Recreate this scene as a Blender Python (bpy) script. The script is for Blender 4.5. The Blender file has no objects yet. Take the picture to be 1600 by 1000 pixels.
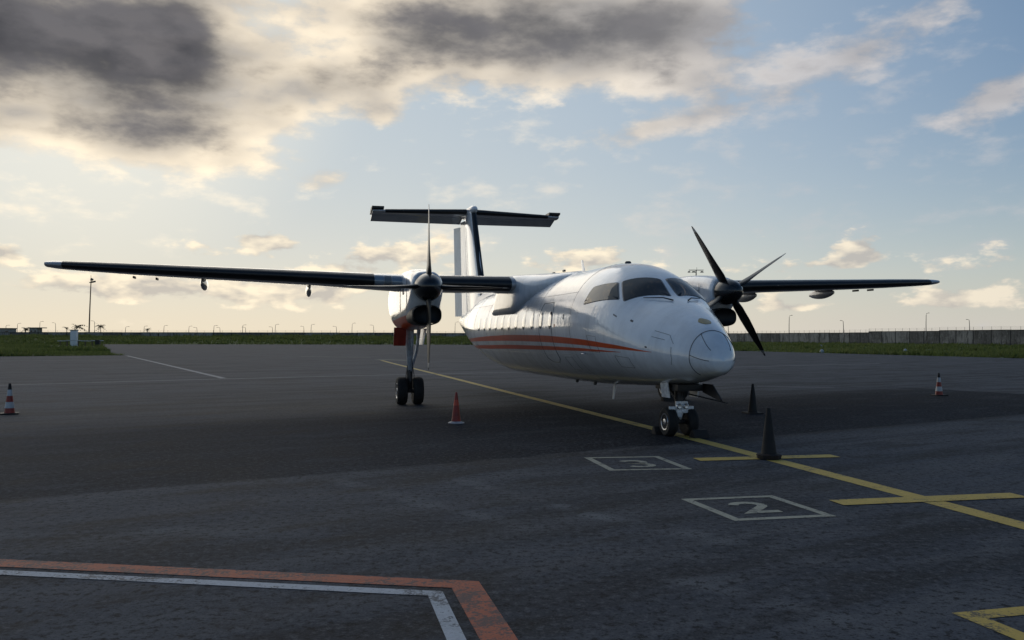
import bpy, bmesh, math, random
import numpy as np
from mathutils import Vector, Matrix
R = math.radians
scene = bpy.context.scene
COL = scene.collection

# ------------------------------------------------------------------ camera
cam_d = bpy.data.cameras.new('camera'); cam = bpy.data.objects.new('camera', cam_d); COL.objects.link(cam)
cam_d.sensor_width = 36.0; cam_d.lens = 1334.15 / 1600 * 36.0
cam_d.clip_start = .05; cam_d.clip_end = 20000
cam.matrix_world = Matrix.Translation((0, 0, 1.8632)) @ Matrix.Rotation(R(90) + .0195, 4, 'X') @ Matrix.Rotation(.0013, 4, 'Z')
scene.camera = cam
scene.view_settings.view_transform = 'Standard'; scene.view_settings.look = 'None'
scene.view_settings.gamma = 1; scene.view_settings.use_curve_mapping = False
scene.view_settings.exposure = 0.24
scene.cycles.max_bounces = 5; scene.cycles.diffuse_bounces = 2; scene.cycles.glossy_bounces = 3

# ------------------------------------------------------------------ node expressions
class NT:
    """tiny helper: builds math nodes from python expressions"""
    def __init__(s, tree): s.t = tree; s.n = tree.nodes; s.l = tree.links
    def node(s, typ, **kw):
        nd = s.n.new(typ)
        for k, v in kw.items(): setattr(nd, k, v)
        return nd
    def put(s, sock, v):
        if isinstance(v, V): s.l.new(v.s, sock)
        elif hasattr(v, 'is_output'): s.l.new(v, sock)
        else: sock.default_value = v
    def m(s, op, *a, clamp=False):
        nd = s.node('ShaderNodeMath', operation=op, use_clamp=clamp)
        for i, v in enumerate(a): s.put(nd.inputs[i], v)
        return V(s, nd.outputs[0])
    def sstep(s, x, a, b):
        nd = s.node('ShaderNodeMapRange', interpolation_type='SMOOTHSTEP')
        s.put(nd.inputs[0], x); s.put(nd.inputs[1], a); s.put(nd.inputs[2], b)
        return V(s, nd.outputs[0])
    def lin(s, x, a, b, c=0., d=1.):
        nd = s.node('ShaderNodeMapRange')
        for i, v in enumerate((x, a, b, c, d)): s.put(nd.inputs[i], v)
        return V(s, nd.outputs[0])
    def noise(s, vec, scale, detail=4., rough=.5, dist=0.):
        nd = s.node('ShaderNodeTexNoise'); s.put(nd.inputs['Vector'], vec)
        nd.inputs['Scale'].default_value = scale; nd.inputs['Detail'].default_value = detail
        nd.inputs['Roughness'].default_value = rough; nd.inputs['Distortion'].default_value = dist
        return V(s, nd.outputs['Fac'])
    def vec(s, x, y, z):
        nd = s.node('ShaderNodeCombineXYZ')
        for i, v in enumerate((x, y, z)): s.put(nd.inputs[i], v)
        return nd.outputs[0]
    def vmul(s, v, k, off=(0, 0, 0)):
        nd = s.node('ShaderNodeVectorMath', operation='MULTIPLY_ADD')
        s.put(nd.inputs[0], v); nd.inputs[1].default_value = k; nd.inputs[2].default_value = off
        return nd.outputs[0]
    def sep(s, v):
        nd = s.node('ShaderNodeSeparateXYZ'); s.put(nd.inputs[0], v)
        return [V(s, o) for o in nd.outputs]
    def mix(s, f, a, b, mode='MIX'):
        nd = s.node('ShaderNodeMix', data_type='RGBA', blend_type=mode)
        s.put(nd.inputs[0], f)
        for sock, v in ((nd.inputs[6], a), (nd.inputs[7], b)):
            if isinstance(v, tuple): v = (*v, 1.) if len(v) == 3 else v
            s.put(sock, v)
        return nd.outputs[2]
class V:
    def __init__(s, nt, sock): s.nt = nt; s.s = sock
    def __add__(s, o): return s.nt.m('ADD', s, o)
    __radd__ = __add__
    def __sub__(s, o): return s.nt.m('SUBTRACT', s, o)
    def __rsub__(s, o): return s.nt.m('SUBTRACT', o, s)
    def __mul__(s, o): return s.nt.m('MULTIPLY', s, o)
    __rmul__ = __mul__
    def __truediv__(s, o): return s.nt.m('DIVIDE', s, o)

# ------------------------------------------------------------------ sky (low sun behind broken cloud, ahead-left of the camera)
SUN_AZ, SUN_EL = R(-27), R(20)           # azimuth from +Y towards +X, elevation
w = bpy.data.worlds.new('World'); scene.world = w; w.use_nodes = True
nt = NT(w.node_tree); nt.n.clear()
out = nt.node('ShaderNodeOutputWorld'); bg = nt.node('ShaderNodeBackground')
nt.l.new(bg.outputs[0], out.inputs[0])
sky = nt.node('ShaderNodeTexSky', sky_type='NISHITA'); sky.sun_disc = False
sky.sun_elevation = SUN_EL; sky.sun_rotation = SUN_AZ
sky.air_density = 1.0; sky.dust_density = .3; sky.ozone_density = 3.0
SKY = .066
d = nt.node('ShaderNodeTexCoord').outputs['Generated']
x, y, z = nt.sep(d)
az = nt.m('ARCTAN2', x, y) * 57.2958
el = nt.m('ARCSINE', z) * 57.2958
sd = (math.sin(SUN_AZ) * math.cos(SUN_EL), math.cos(SUN_AZ) * math.cos(SUN_EL), math.sin(SUN_EL))
dot = x * sd[0] + y * sd[1] + z * sd[2]
near = nt.sstep(dot, .70, 1.0)                       # towards the hidden sun
toward = nt.sstep(dot, -.2, 1.0)
def px(X, Y):                                        # a direction, as azimuth and elevation in degrees
    A = math.atan((X - 800) / 1334.); return math.degrees(A), math.degrees(math.atan((526 - Y) / 1334. * math.cos(A)))
azel = nt.vec(az, el, 0.)
def blobs(lst):
    tot = 0.
    for (X, Y, wx, wy, rot, amp) in lst:
        a0, e0 = px(X, Y); k = 1334 * math.pi / 180
        mp = nt.node('ShaderNodeMapping', vector_type='TEXTURE'); nt.put(mp.inputs[0], azel)
        mp.inputs[1].default_value = (a0, e0, 0); mp.inputs[2].default_value = (0, 0, R(rot)); mp.inputs[3].default_value = (wx / k, wy / k, 1)
        dp = nt.node('ShaderNodeVectorMath', operation='DOT_PRODUCT'); nt.put(dp.inputs[0], mp.outputs[0]); nt.put(dp.inputs[1], mp.outputs[0])
        tot = nt.m('MULTIPLY_ADD', nt.m('POWER', .3679, dp.outputs['Value']), amp, tot)
    return tot
# high broken cloud
hb = blobs([(-10, 25, 360, 138, -2, .58), (265, 50, 90, 70, 35, .16),
            (780, 35, 300, 72, -4, .36), (1010, 40, 230, 62, 6, .25), (560, 110, 190, 45, 22, .15), (1080, 125, 150, 42, 0, .12),
            (1400, 45, 190, 36, 17, .21), (1560, 150, 120, 40, 26, .25), (1030, 195, 190, 20, 8, .15), (600, 175, 38, 28, -20, .22), (140, 200, 260, 36, 3, .17), (390, 258, 220, 34, -4, .17), (490, 288, 80, 18, 8, .14), (960, 235, 170, 26, 16, .13),
            (700, 300, 500, 60, 0, -.10), (1350, 260, 300, 70, 0, -.12)])
H1 = nt.noise(nt.vmul(d, (7, 7, 15)), 1., 6.5, .57)
H2 = nt.noise(nt.vmul(d, (7, 7, 15), (-.22, .22, .35)), 1., 2.5, .56)
L1 = nt.noise(nt.vmul(d, (19, 19, 44)), 1., 5.5, .56)
DH = H1 * .70 + L1 * .30 + hb
outside = nt.sstep(dot, .55, .2) * -.09
DH = DH + outside
covH = nt.sstep(DH, .59, .75)
thH = nt.sstep(DH, .72, 1.08)
litH = nt.lin((H1 - H2) + (L1 - .5) * .35, -.16, .16, 0., 1.)
# low cumulus over the horizon
lb = blobs([(410, 382, 62, 20, 8, .26), (600, 405, 130, 26, 8, .24), (190, 452, 190, 20, 0, .27), (455, 458, 120, 18, 0, .25),
            (930, 405, 95, 20, 8, .22), (1345, 398, 44, 20, 6, .27), (1285, 412, 60, 8, 0, .18), (1540, 455, 55, 16, 0, .19),
            (1440, 468, 160, 18, 0, .12), (10, 402, 26, 16, 0, .24), (800, 440, 700, 22, 0, .05), (1250, 480, 180, 12, 0, .10)])
L2 = nt.noise(nt.vmul(d, (19, 19, 44), (-.25, .25, .5)), 1., 2.5, .55)
band = nt.sstep(el, .4, 2.0) * nt.sstep(el, 11., 6.)
DL = L1 + lb * 1.1 + (band - 1.) * .35
covL = nt.sstep(DL, .60, .74)
litL = nt.lin(L1 - L2, -.12, .14, 0., 1.)
# clear sky and the haze low down
hs = nt.node('ShaderNodeHueSaturation'); hs.inputs['Saturation'].default_value = 1.3; nt.l.new(sky.outputs[0], hs.inputs['Color'])
base = nt.node('ShaderNodeVectorMath', operation='SCALE'); nt.l.new(hs.outputs[0], base.inputs[0]); base.inputs[3].default_value = SKY
veil = nt.m('POWER', nt.lin(dot, .40, 1.0, 0., 1.), 1.2)      # thin cloud veils the sky round the hidden sun
clear = nt.mix(veil * .9, base.outputs[0], (.45, .52, .565))
hazec = nt.mix(nt.sstep(dot, .5, 1.0), (.53, .505, .465), (.74, .645, .49))
haze = nt.m('POWER', 2.718, nt.m('MAXIMUM', el, 0.) * -.135) * .95
c1 = nt.mix(haze, clear, hazec)
glow = nt.mix(nt.sstep(dot, .95, 1.0), (0, 0, 0), (.20, .15, .07))
c1 = nt.mix(1., c1, glow, 'ADD')
# cloud colours: thin cloud bright and warm near the sun, thick cloud grey
thin = nt.mix(near, (.50, .49, .50), (1.05, .90, .68))
mid = nt.mix(near, (.27, .27, .29), (.46, .42, .37))
dark = nt.mix(litH, nt.mix(near, (.13, .13, .14), (.035, .036, .045)), nt.mix(near, (.20, .195, .20), (.12, .115, .125)))
ch = nt.mix(litH * (1. - thH) , mid, thin)
ch = nt.mix(thH, ch, dark)
wisp = nt.sstep(H1 * .45 + L1 * .55, .50, .68) * nt.sstep(el, 2., 7.) * .5
c1 = nt.mix(wisp, c1, thin)
c2 = nt.mix(covH * .97, c1, ch)
lowb = nt.mix(toward, (.46, .45, .45), (.98, .84, .62))
lowd = nt.mix(toward, (.33, .33, .345), (.47, .43, .385))
cl = nt.mix(litL, lowd, lowb)
c3 = nt.mix(covL * .8, c2, cl)
nt.l.new(c3, bg.inputs[0]); bg.inputs[1].default_value = 1.0
w.cycles.sampling_method = 'MANUAL'; w.cycles.sample_map_resolution = 512

sun_d = bpy.data.lights.new('sun', 'SUN'); sun = bpy.data.objects.new('sun', sun_d); COL.objects.link(sun)
sun_d.energy = .5; sun_d.angle = R(50); sun_d.color = (1, .91, .78)
sun.rotation_euler = Vector(sd).to_track_quat('Z', 'Y').to_euler()

# ------------------------------------------------------------------ materials
def mat(name):
    m = bpy.data.materials.new(name); m.use_nodes = True
    t = NT(m.node_tree); b = m.node_tree.nodes['Principled BSDF']
    return m, t, b
def plain(name, col, rough=.5, metal=0., var=.15, scale=6., bump=0., coat=0., spec=.5, bscale=None):
    m, t, b = mat(name)
    co = t.node('ShaderNodeTexCoord').outputs['Object']
    n = t.noise(co, scale, 6., .6)
    lo = tuple(c * (1 - var) for c in col); hi = tuple(min(1, c * (1 + var)) for c in col)
    t.put(b.inputs['Base Color'], t.mix(t.sstep(n, .3, .7), lo, hi))
    t.put(b.inputs['Roughness'], t.lin(n, .3, .7, rough * .85, min(1, rough * 1.15)))
    b.inputs['Metallic'].default_value = metal; b.inputs['Coat Weight'].default_value = coat
    b.inputs['Coat Roughness'].default_value = .04; b.inputs['Specular IOR Level'].default_value = spec
    if bump:
        bn = t.node('ShaderNodeBump'); bn.inputs['Distance'].default_value = bump; bn.inputs['Strength'].default_value = 1
        t.put(bn.inputs['Height'], t.noise(co, bscale or scale * 3, 5., .6)); t.l.new(bn.outputs[0], b.inputs['Normal'])
    return m
def paint(name, col, dirt=.16):
    """glossy aircraft paint on slightly wavy sheet metal"""
    m, t, b = mat(name)
    co = t.node('ShaderNodeTexCoord').outputs['Object']
    n = t.noise(co, 1.7, 6., .6); n2 = t.noise(t.vmul(co, (9, 2, 1.2)), 1., 5., .6)
    lo = tuple(c * (1 - dirt) for c in col)
    t.put(b.inputs['Base Color'], t.mix(t.sstep(n * .6 + n2 * .4, .38, .6), lo, col))
    b.inputs['Roughness'].default_value = .28
    b.inputs['Coat Weight'].default_value = 1.; b.inputs['Coat IOR'].default_value = 1.62
    t.put(b.inputs['Coat Roughness'], t.lin(n, .3, .7, .02, .06))
    wv = t.noise(t.vmul(co, (3.6, 2.2, 2.2)), 1., 3., .55); w2 = t.noise(t.vmul(co, (16, 7, 7)), 1., 2., .5)
    bn = t.node('ShaderNodeBump'); bn.inputs['Distance'].default_value = .0065; bn.inputs['Strength'].default_value = 1
    t.put(bn.inputs['Height'], wv + w2 * .62)
    t.l.new(bn.outputs[0], b.inputs['Coat Normal'])
    bn2 = t.node('ShaderNodeBump'); bn2.inputs['Distance'].default_value = .002; bn2.inputs['Strength'].default_value = 1
    t.put(bn2.inputs['Height'], wv); t.l.new(bn2.outputs[0], b.inputs['Normal'])
    return m
M = {}
M['white'] = paint('white_paint', (.82, .85, .88))
M['red'] = paint('orange_red_paint', (.68, .105, .03), .15)
for k_, v_ in (('Coat Weight', .35), ('Coat IOR', 1.35), ('Specular IOR Level', .3)): M['red'].node_tree.nodes['Principled BSDF'].inputs[k_].default_value = v_
M['boot'] = plain('black_rubber_boot', (.012, .012, .013), .42, var=.3, scale=3, bump=.0006, spec=.5)
M['prop'] = plain('black_prop_paint', (.012, .012, .012), .38, var=.35, scale=8)
M['spinner'] = plain('spinner_black', (.014, .014, .015), .22, var=.3, scale=5, coat=.25)
M['underwing'] = paint('grey_wing_paint', (.45, .45, .46), .2)
M['tire'] = plain('tyre_rubber', (.012, .012, .012), .8, var=.3, scale=12, bump=.001)
M['rim'] = plain('wheel_metal', (.55, .56, .58), .32, .85, .2, 20)
M['steel'] = plain('gear_steel', (.46, .50, .54), .35, .25, .25, 9)
M['darksteel'] = plain('dark_steel', (.05, .05, .055), .5, .5, .3, 9)
M['gearwhite'] = plain('gear_white_paint', (.72, .74, .76), .35, 0, .2, 14)
M['black'] = plain('matt_black', (.008, .008, .009), .55, var=.3)
M['line'] = plain('panel_line', (.05, .055, .06), .5)
M['seal'] = plain('window_seal', (.16, .17, .18), .45)
M['doorred'] = plain('gear_door_red', (.30, .03, .015), .4, var=.2, scale=5, coat=.3)
m, t, b = mat('dark_glass'); M['glass'] = m
b.inputs['Base Color'].default_value = (.012, .016, .02, 1); b.inputs['Roughness'].default_value = .03; b.inputs['IOR'].default_value = 1.5
co = t.node('ShaderNodeTexCoord').outputs['Object']
bn = t.node('ShaderNodeBump'); bn.inputs['Distance'].default_value = .001; t.put(bn.inputs['Height'], t.noise(co, 2.5, 2.)); t.l.new(bn.outputs[0], b.inputs['Normal'])
M['acrylic'] = plain('cabin_acrylic', (.10, .11, .12), .06, 0, .2, 3, coat=1.)
M['acrylic'].node_tree.nodes['Principled BSDF'].inputs['IOR'].default_value = 1.9
m, t, b = mat('landing_light_lens'); M['lens'] = m
b.inputs['Base Color'].default_value = (.22, .27, .32, 1); b.inputs['Roughness'].default_value = .08; b.inputs['Coat Weight'].default_value = 1
M['gold'] = plain('amber_lens', (.34, .27, .13), .2, .3, .15, 10)

# ------------------------------------------------------------------ mesh helpers
class MB:
    def __init__(s): s.v = []; s.f = []
    def add(s, vs, fs):
        o = len(s.v); s.v += [tuple(map(float, q)) for q in vs]; s.f += [tuple(i + o for i in f) for f in fs]; return s
    def grid(s, rows, close_u=False, cap0=False, cap1=False):
        n = len(rows[0]); vs = [p for r_ in rows for p in r_]; fs = []
        for i in range(len(rows) - 1):
            for j in range(n if close_u else n - 1):
                k = (j + 1) % n; fs.append((i * n + j, i * n + k, (i + 1) * n + k, (i + 1) * n + j))
        if cap0: fs.append(tuple(range(n))[::-1])
        if cap1: fs.append(tuple((len(rows) - 1) * n + j for j in range(n)))
        return s.add(vs, fs)
    def box(s, c, size, rot=None):
        x, y, z = (k / 2 for k in size)
        vs = [Vector(q) for q in ((-x, -y, -z), (x, -y, -z), (x, y, -z), (-x, y, -z), (-x, -y, z), (x, -y, z), (x, y, z), (-x, y, z))]
        if rot: vs = [rot @ q for q in vs]
        return s.add([q + Vector(c) for q in vs], [(3, 2, 1, 0), (4, 5, 6, 7), (0, 1, 5, 4), (1, 2, 6, 5), (2, 3, 7, 6), (3, 0, 4, 7)])
    def tube(s, pts, rad, n=10, cap=True):
        pts = [Vector(q) for q in pts]; rad = rad if isinstance(rad, (list, tuple)) else [rad] * len(pts); rows = []
        for i, p in enumerate(pts):
            t_ = (pts[min(i + 1, len(pts) - 1)] - pts[max(i - 1, 0)]).normalized()
            up = Vector((0, 0, 1)) if abs(t_.z) < .9 else Vector((1, 0, 0)); u = t_.cross(up).normalized(); v = t_.cross(u)
            rows.append([p + (u * math.cos(k * 2 * math.pi / n) + v * math.sin(k * 2 * math.pi / n)) * rad[i] for k in range(n)])
        return s.grid(rows, True, cap, cap)
    def lathe(s, prof, c=(0, 0, 0), axis='z', n=24, cap=True):
        rows = []
        for r_, h_ in prof:
            row = []
            for k in range(n):
                a = 2 * math.pi * k / n; p, q = r_ * math.cos(a), r_ * math.sin(a)
                row.append({'z': (c[0] + p, c[1] + q, c[2] + h_), 'y': (c[0] + q, c[1] + h_, c[2] + p), 'x': (c[0] + h_, c[1] + p, c[2] + q)}[axis])
            rows.append(row)
        return s.grid(rows, True, cap, cap)
    def build(s, name, m, parent=None, smooth=True, angle=35, bevel=0):
        me = bpy.data.meshes.new(name); me.from_pydata(s.v, [], s.f); me.validate()
        bm = bmesh.new(); bm.from_mesh(me); bmesh.ops.remove_doubles(bm, verts=bm.verts, dist=1e-5)
        bmesh.ops.recalc_face_normals(bm, faces=bm.faces)
        if bevel: bmesh.ops.bevel(bm, geom=bm.edges[:] , offset=bevel, segments=2, affect='EDGES', profile=.7)
        if smooth:
            for f_ in bm.faces: f_.smooth = True
            for e_ in bm.edges:
                if len(e_.link_faces) == 2 and e_.calc_face_angle(0) > R(angle): e_.smooth = False
        bm.to_mesh(me); bm.free()
        me.materials.append(M[m] if isinstance(m, str) else m)
        o = bpy.data.objects.new(name, me); COL.objects.link(o)
        if parent: o.parent = parent
        return o
def tag(o, label=None, cat=None, group=None, kind=None):
    for k, v in (('label', label), ('category', cat), ('group', group), ('kind', kind)):
        if v: o[k] = v
    return o
def empty(name, loc=(0, 0, 0), rz=0):
    o = bpy.data.objects.new(name, None); COL.objects.link(o); o.location = loc; o.rotation_euler = (0, 0, rz); o.empty_display_size = .2
    return o
def sheet(name, polys, z, m, **kw):
    mb = MB()
    for p in polys: mb.add([(q[0], q[1], z) for q in p], [tuple(range(len(p)))])
    o = mb.build(name, m, smooth=False)
    me = o.data
    for p in me.polygons:
        if p.normal.z < 0: p.flip()
    return tag(o, kind='structure')

# ------------------------------------------------------------------ ground
m, t, b = mat('asphalt'); M['asphalt'] = m
pos = t.node('ShaderNodeNewGeometry').outputs['Position']
X, Y, Z = t.sep(pos)
cg, sg = math.cos(R(31.3)), math.sin(R(31.3))
U = X * cg + Y * sg; Vv = Y * cg - X * sg                      # along and across the paving lanes
uv = t.vec(U, Vv, 0.)
big = t.noise(t.vmul(uv, (.10, .35, 1)), 1., 3., .6); med = t.noise(t.vmul(uv, (.55, 1.3, 1)), 1., 4.5, .64)
wob = (t.noise(pos, 1.3, 2.) - .5) * .35
vw = Vv + wob
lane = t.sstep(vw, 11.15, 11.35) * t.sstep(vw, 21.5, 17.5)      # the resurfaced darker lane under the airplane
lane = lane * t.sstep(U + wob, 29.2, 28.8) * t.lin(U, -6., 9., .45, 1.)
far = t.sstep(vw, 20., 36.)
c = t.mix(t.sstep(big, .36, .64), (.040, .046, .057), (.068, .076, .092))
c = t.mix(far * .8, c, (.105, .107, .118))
bl = t.noise(t.vmul(uv, (.22, .5, 1), (3.1, 7.7, 0)), 1., 3., .6)
c = t.mix(t.sstep(bl, .50, .60) * .5, c, (.095, .101, .115)); c = t.mix(t.sstep(bl, .48, .40) * .55, c, (.022, .024, .028))
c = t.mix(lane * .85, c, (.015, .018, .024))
streak = t.noise(t.vmul(uv, (.05, 1.1, 1)), 1., 3., .6)
c = t.mix(t.sstep(streak, .50, .62) * .45 * (1. - lane), c, (.100, .100, .104))
c = t.mix(t.sstep(streak, .49, .38) * .6, c, (.024, .024, .027))
c = t.mix(t.sstep(med, .51, .66) * .7 * (1. - lane * .6), c, (.115, .118, .124))     # pale scuffed areas
c = t.mix(t.sstep(med, .48, .36) * .7, c, (.016, .017, .019))     # oil and rubber
joint = t.m('ABSOLUTE', t.m('FRACT', (vw + 2.2) / 4.6) - .5)
c = t.mix(t.sstep(joint, .006, .001) * .35, c, (.012, .012, .014))
def track(x0, y0, x1, y1, wd):
    L = math.hypot(x1 - x0, y1 - y0); ux, uy = (x1 - x0) / L, (y1 - y0) / L
    al = (X - x0) * ux + (Y - y0) * uy; ac_ = (Y - y0) * ux - (X - x0) * uy + wob * .8
    return t.sstep(t.m('ABSOLUTE', ac_), wd, wd * .2) * t.sstep(al, -.6, .4) * t.sstep(al, L + .6, L - .4)
trk = track(-2.3, 11.1, .1, 8.4, .22) + track(-.9, 11.4, 1.5, 8.1, .18) + track(-5.2, 7.9, -2.3, 8.2, .35) + track(.6, 9.3, 2.4, 7.4, .2) + track(1.3, 6.6, 2.2, 5.7, .2)
c = t.mix(trk * t.sstep(med, .40, .62) * .6, c, (.16, .165, .17))
gr = t.noise(pos, 42., 3., .7); g2 = t.noise(pos, 13., 3., .7)
c = t.mix(t.sstep(g2, .48, .36) * .85, c, (.007, .007, .008)); c = t.mix(t.sstep(g2, .53, .66) * .5, c, (.14, .142, .145))
c = t.mix(t.sstep(gr, .52, .72) * .55, c, (.125, .128, .13)); c = t.mix(t.sstep(gr, .48, .33) * .75, c, (.012, .012, .014))
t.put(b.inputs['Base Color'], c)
t.put(b.inputs['Roughness'], t.lin(med + lane * .0, .3, .7, .84, .95)); t.put(b.inputs['Specular IOR Level'], .20 - lane * .15)
bn = t.node('ShaderNodeBump'); bn.inputs['Distance'].default_value = .006; bn.inputs['Strength'].default_value = .8
t.put(bn.inputs['Height'], gr + g2 * .5); t.l.new(bn.outputs[0], b.inputs['Normal'])

m, t, b = mat('grass_ground'); M['grass'] = m
pos = t.node('ShaderNodeNewGeometry').outputs['Position']
n1 = t.noise(pos, .09, 6., .6); n2 = t.noise(pos, 1.1, 5., .65)
c = t.mix(t.sstep(n1, .35, .65), (.07, .105, .028), (.115, .145, .042))
c = t.mix(t.sstep(n2, .45, .7) * .6, c, (.085, .085, .032))
c = t.mix(t.sstep(n2, .42, .3) * .6, c, (.018, .03, .009))
t.put(b.inputs['Base Color'], c); b.inputs['Roughness'].default_value = .95; b.inputs['Specular IOR Level'].default_value = .1
M['soil'] = plain('sandy_soil', (.20, .165, .125), .95, var=.3, scale=.7, spec=.1)
m, t, b = mat('grass_blades'); M['blade'] = m
pos = t.node('ShaderNodeNewGeometry').outputs['Position']; n1 = t.noise(t.vmul(pos, (.05, .12, 1)), 1., 5., .6); n2 = t.noise(pos, 1.4, 3.)
c = t.mix(t.sstep(n1, .36, .62), (.10, .135, .034), (.20, .22, .07)); c = t.mix(t.sstep(n2, .55, .75) * .6, c, (.19, .17, .075)); c = t.mix(t.sstep(n2, .45, .3) * .6, c, (.03, .05, .012))
t.put(b.inputs['Base Color'], c); b.inputs['Roughness'].default_value = .8; b.inputs['Specular IOR Level'].default_value = .2
tr = t.node('ShaderNodeBsdfTranslucent'); t.put(tr.inputs[0], c); ad = t.node('ShaderNodeMixShader'); ad.inputs[0].default_value = .45
t.l.new(b.outputs[0], ad.inputs[1]); t.l.new(tr.outputs[0], ad.inputs[2]); t.l.new(ad.outputs[0], t.n['Material Output'].inputs[0])

terrain = sheet('terrain', [[(-6000, -3000), (6000, -3000), (6000, 12000), (-6000, 12000)]], -.06, 'grass')
APRON = [(95, -60), (45.3, 75.5), (38, 95), (29.7, 116), (12, 160), (-12, 196), (-94, 196), (-40, 85.5), (-37.6, 83.2), (-39.2, 82.2), (-200, -16), (-200, -60)]
apron = sheet('apron', [APRON], 0, 'asphalt')
sheet('soil_patch', [[(-47, 79), (-43.5, 81.2), (-41.8, 84.2), (-44, 87), (-50, 90), (-58, 88), (-62, 80), (-56, 74.5)]], -.02, 'soil')

def worn(name, col, wear=.5, under=(.045, .048, .053)):
    m, t, b = mat(name); pos = t.node('ShaderNodeNewGeometry').outputs['Position']
    gr = t.noise(pos, 42., 3., .7); n = t.noise(pos, 2.2, 6., .65); n3 = t.noise(pos, 14., 5., .65)
    k = t.sstep(gr * .35 + n * .45 + n3 * .4, wear, wear + .10)
    c = t.mix(t.sstep(n3, .3, .7), tuple(q * .78 for q in col), col)
    t.put(b.inputs['Base Color'], t.mix(k * .85, c, under)); b.inputs['Roughness'].default_value = .75
    bn = t.node('ShaderNodeBump'); bn.inputs['Distance'].default_value = .004; t.put(bn.inputs['Height'], gr); t.l.new(bn.outputs[0], b.inputs['Normal'])
    M[name] = m
worn('yellow_line_paint', (.66, .45, .09), .615)
worn('pale_line_paint', (.42, .40, .30), .605)
worn('white_line_paint', (.50, .53, .56), .60)
worn('far_white_paint', (.30, .30, .31), .62)
worn('red_line_paint', (.52, .12, .05), .555)

def strip(pts, w):
    """a painted line of width w along a polyline, one quad per piece with mitred joints"""
    P = [Vector(q) for q in pts]; L = []; Rr = []
    for i, p in enumerate(P):
        d0 = (P[i] - P[i - 1]).normalized() if i else (P[1] - P[0]).normalized()
        d1 = (P[i + 1] - P[i]).normalized() if i < len(P) - 1 else d0
        n0 = Vector((-d0.y, d0.x)); n1 = Vector((-d1.y, d1.x)); mm = (n0 + n1).normalized(); k = w / 2 / max(.3, mm.dot(n0))
        L.append(p + mm * k); Rr.append(p - mm * k)
    return [[L[i], Rr[i], Rr[i + 1], L[i + 1]] for i in range(len(P) - 1)]
sheet('yellow_lead_line', strip([(6.35, 2.9), (5.06, 8.47), (4.73, 9.9), (2.95, 17.11), (-.1, 28.6), (-2.95, 39.44), (-8.6, 60.5), (-10.2, 66.8)], .27), .004, 'yellow_line_paint')
sheet('yellow_stop_bar', strip([(3.64, 9.62), (5.98, 10.09)], .30), .008, 'yellow_line_paint')
sheet('yellow_stop_bar', strip([(2.80, 12.98), (5.06, 13.40)], .30), .008, 'yellow_line_paint')
sheet('far_yellow_mark', strip([(-10.9, 68.9), (-7.9, 66.6)], .55), .008, 'pale_line_paint')
sheet('far_yellow_mark', strip([(-19.5, 79), (-12.6, 76)], .3), .004, 'pale_line_paint')
def boxline(tl, u, v, w, z, m, name):
    tl = Vector(tl); u = Vector(u); v = Vector(v); A, B, C_, D = tl, tl + u, tl + u + v, tl + v
    iu, iv = u.normalized() * w, v.normalized() * w
    a, b_, c_, d_ = A + iu + iv, B - iu + iv, C_ - iu - iv, D + iu - iv
    sheet(name, [[A, B, b_, a], [B, C_, c_, b_], [C_, D, d_, c_], [D, A, a, d_]], z, m)
boxline((1.94, 9.84), (1.12, .235), (.315, -1.17), .10, .004, 'pale_line_paint', 'parking_number_frame')
boxline((1.11, 13.2), (1.18, .15), (.25, -1.3), .10, .004, 'pale_line_paint', 'parking_number_frame')
boxline((2.97, 5.80), (1.2, .30), (.30, -1.15), .15, .004, 'yellow_line_paint', 'parking_number_frame')
def glyph(strokes, org, u, v, w, name):
    u = Vector(u); v = Vector(v); q = []
    for st in strokes: q += strip([Vector(org) + u * a + v * b_ for a, b_ in st], w)
    sheet(name, q, .004, 'pale_line_paint')
arc = lambda cx, cy, rx, ry, a0, a1, n=9: [(cx + rx * math.cos(R(a0 + (a1 - a0) * i / n)), cy + ry * math.sin(R(a0 + (a1 - a0) * i / n))) for i in range(n + 1)]
two = [arc(.5, .72, .36, .26, 165, -35, 10) + [(.16, .06), (.92, .06)]]
three = [arc(.46, .75, .38, .23, 150, -88, 10) + arc(.46, .27, .42, .25, 85, -150, 10)]
glyph(two, (2.50, 9.06), (.42, .09), (-.14, .52), .11, 'painted_digit')
glyph(three, (1.70, 12.24), (.42, .06), (-.13, .60), .11, 'painted_digit')
sheet('white_edge_line', strip([(-60, 7.6), (-19.35, 32.32), (-12.6, 37.3), (-6.29, 41.2), (-.65, 44.3), (13.5, 52.6), (26, 60.3)], .24), .004, 'far_white_paint')
sheet('white_taper_line', strip([(-36.6, 81.2), (-12.75, 37.8)], .28), .008, 'far_white_paint')
sheet('white_far_line', strip([(-70, 45), (-37.25, 63.5), (-26, 70)], .22), .004, 'far_white_paint')
sheet('white_right_line', strip([(9.3, 32.4), (11.8, 31.3)], .12), .004, 'far_white_paint')
sheet('red_boundary_line', [[(-12, 8.37), (-.25, 6.53), (-.445, 6.36), (-12, 8.13)], [(-.25, 6.53), (1.03, 1.0), (.80, 1.0), (-.445, 6.36)]], .004, 'red_line_paint')
sheet('white_boundary_line', [[(-12, 8.06), (-.505, 6.275), (-.60, 6.165), (-12, 7.94)], [(-.505, 6.275), (.70, 1.0), (.57, 1.0), (-.60, 6.165)]], .004, 'white_line_paint')

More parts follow.
